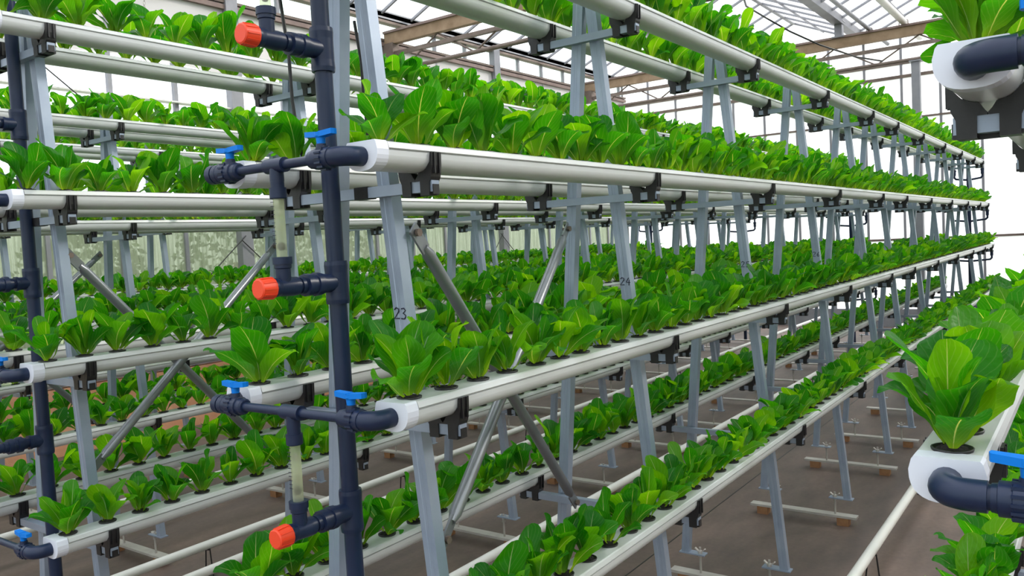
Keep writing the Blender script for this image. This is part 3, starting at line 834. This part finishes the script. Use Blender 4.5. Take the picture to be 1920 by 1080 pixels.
# ------------------------------------------------------------------ outside greenery seen through the wet glass
rh = random.Random(9)
def bush(x, y, rx, ry, h, label, flowers=False):
    t = thing('hedge_bush', (x, y, -.06), label, 'bush', 'bushes outside the glass wall')
    mb = MB()
    for q in range(1100):
        a = rh.random() * 6.283; b = math.acos(rh.uniform(-.2, 1)); rr = rh.uniform(.72, 1.0)
        c = Vector((math.cos(a) * math.sin(b) * rx * rr, math.sin(a) * math.sin(b) * ry * rr, h * .45 + math.cos(b) * h * .55 * rr))
        d = Vector((rh.uniform(-1, 1), rh.uniform(-1, 1), rh.uniform(-1, 1))).normalized(); e = d.orthogonal().normalized(); sz = rh.uniform(.03, .075)
        mb.add([c - d * sz, c + e * sz * .5, c + d * sz, c - e * sz * .5], [(0, 1, 2, 3)])
    mb.build('foliage', 'hedge_leaf', t)
    MB().tube([(0, 0, 0), (0.02, 0, h * .6)], .04, 8).build('trunk', 'old_wood', t)
for q, y in enumerate((1.6, 2.9, 4.3, 5.5)):
    bush(XW - 1.7, y * 1.45 - .6, .75, .88, (2.7, 2.4, 2.9, 2.5, 2.2, 1.8)[q], f'leafy green bush outside the wet glass, {ordinal(q + 1)} from the near end')

# ------------------------------------------------------------------ loose hoses, cable, chains
h = MB().tube([(mx(a), mx(b), mz(c)) for a, b, c in ((-.243, .18, 2.05), (-.236, .18, 1.90), (-.229, .18, 1.819), (-.212, .18, 1.698), (-.210, .18, 1.591), (-.197, .18, 1.50), (-.185, .18, 1.45))], .0045, 8).build('drip_hose', 'cable_black')
tag(h, 'thin black hose hanging in front of the central rack past its red cap', 'hose')
h = MB().tube([(mx(a), mx(b), mz(c)) for a, b, c in ((-.06, .24, 1.75), (-.046, .24, 1.66), (-.045, .24, 1.60), (-.040, .24, 1.50))], .004, 8).build('drip_hose', 'cable_black')
tag(h, 'short black hose hanging beside the first stand of the central rack', 'hose')
h = MB().tube([(mx(a), mx(b), mz(c)) for a, b, c in ((-1.33, 6.1, 3.60), (-1.75, 7.6, 3.62), (-1.98, 9.0, 3.80), (-1.72, 9.0, 3.60), (-1.43, 9.2, 3.42), (-1.2, 10.0, 3.36), (-1.0, 10.5, 3.35))], .012, 8).build('roof_cable', 'cable_black')
tag(h, 'dark cable sagging under the glass roof between the two trusses', 'cable')
def chain(X, Y, z0, z1, label):
    t = thing('hanging_chain', (X, Y, 0), label, 'chain')
    z = z0; k = 0
    pts = [(.008 * math.cos(a), 0, .016 * math.sin(a)) for a in [6.2832 * q / 10 for q in range(11)]]
    me = MB().tube(pts, .0022, 5, caps=False).mesh('chain_link', 'foot_steel')
    while z < z1:
        link('chain_link', me, t, mw=Matrix.Translation((0, 0, z)) @ Matrix.Rotation(math.pi / 2 * (k % 2), 4, 'Z')); z += .0265; k += 1
chain(mx(-3.3), mx(1.718), mz(2.66), mz(3.3), 'thin steel chain hanging against white sheeting, longer of the two')
chain(mx(-3.3), mx(1.49), mz(2.70), mz(3.3), 'thin steel chain hanging against white sheeting, shorter of the two')
# ------------------------------------------------------------------ pipes lying along the tops of the trusses
for xu, rr, mt, lb in ((-1.17, .030, 'frame_grey', 'slim grey pipe running high across both roof trusses'), (-.76, .050, 'pipe_white', 'thick pale pipe running high across both roof trusses')):
    z = mz(3.69) + .102 + rr
    t = thing('roof_pipe', (mx(xu), 0, 0), lb, 'pipe', 'pipes on the roof trusses')
    MB().tube([(0, YB + .4, z), (0, YF - .3, z)], rr, 12).build('pipe', mt, t)
    for yy in (mx(6.05), mx(10.6)):
        MB().tube([(-rr - .012, yy, z - rr), (-rr - .008, yy, z + .3 * rr), (0, yy, z + rr + .006), (rr + .008, yy, z + .3 * rr), (rr + .012, yy, z - rr)], .007, 6).build('pipe_strap', 'rusty_steel', t)
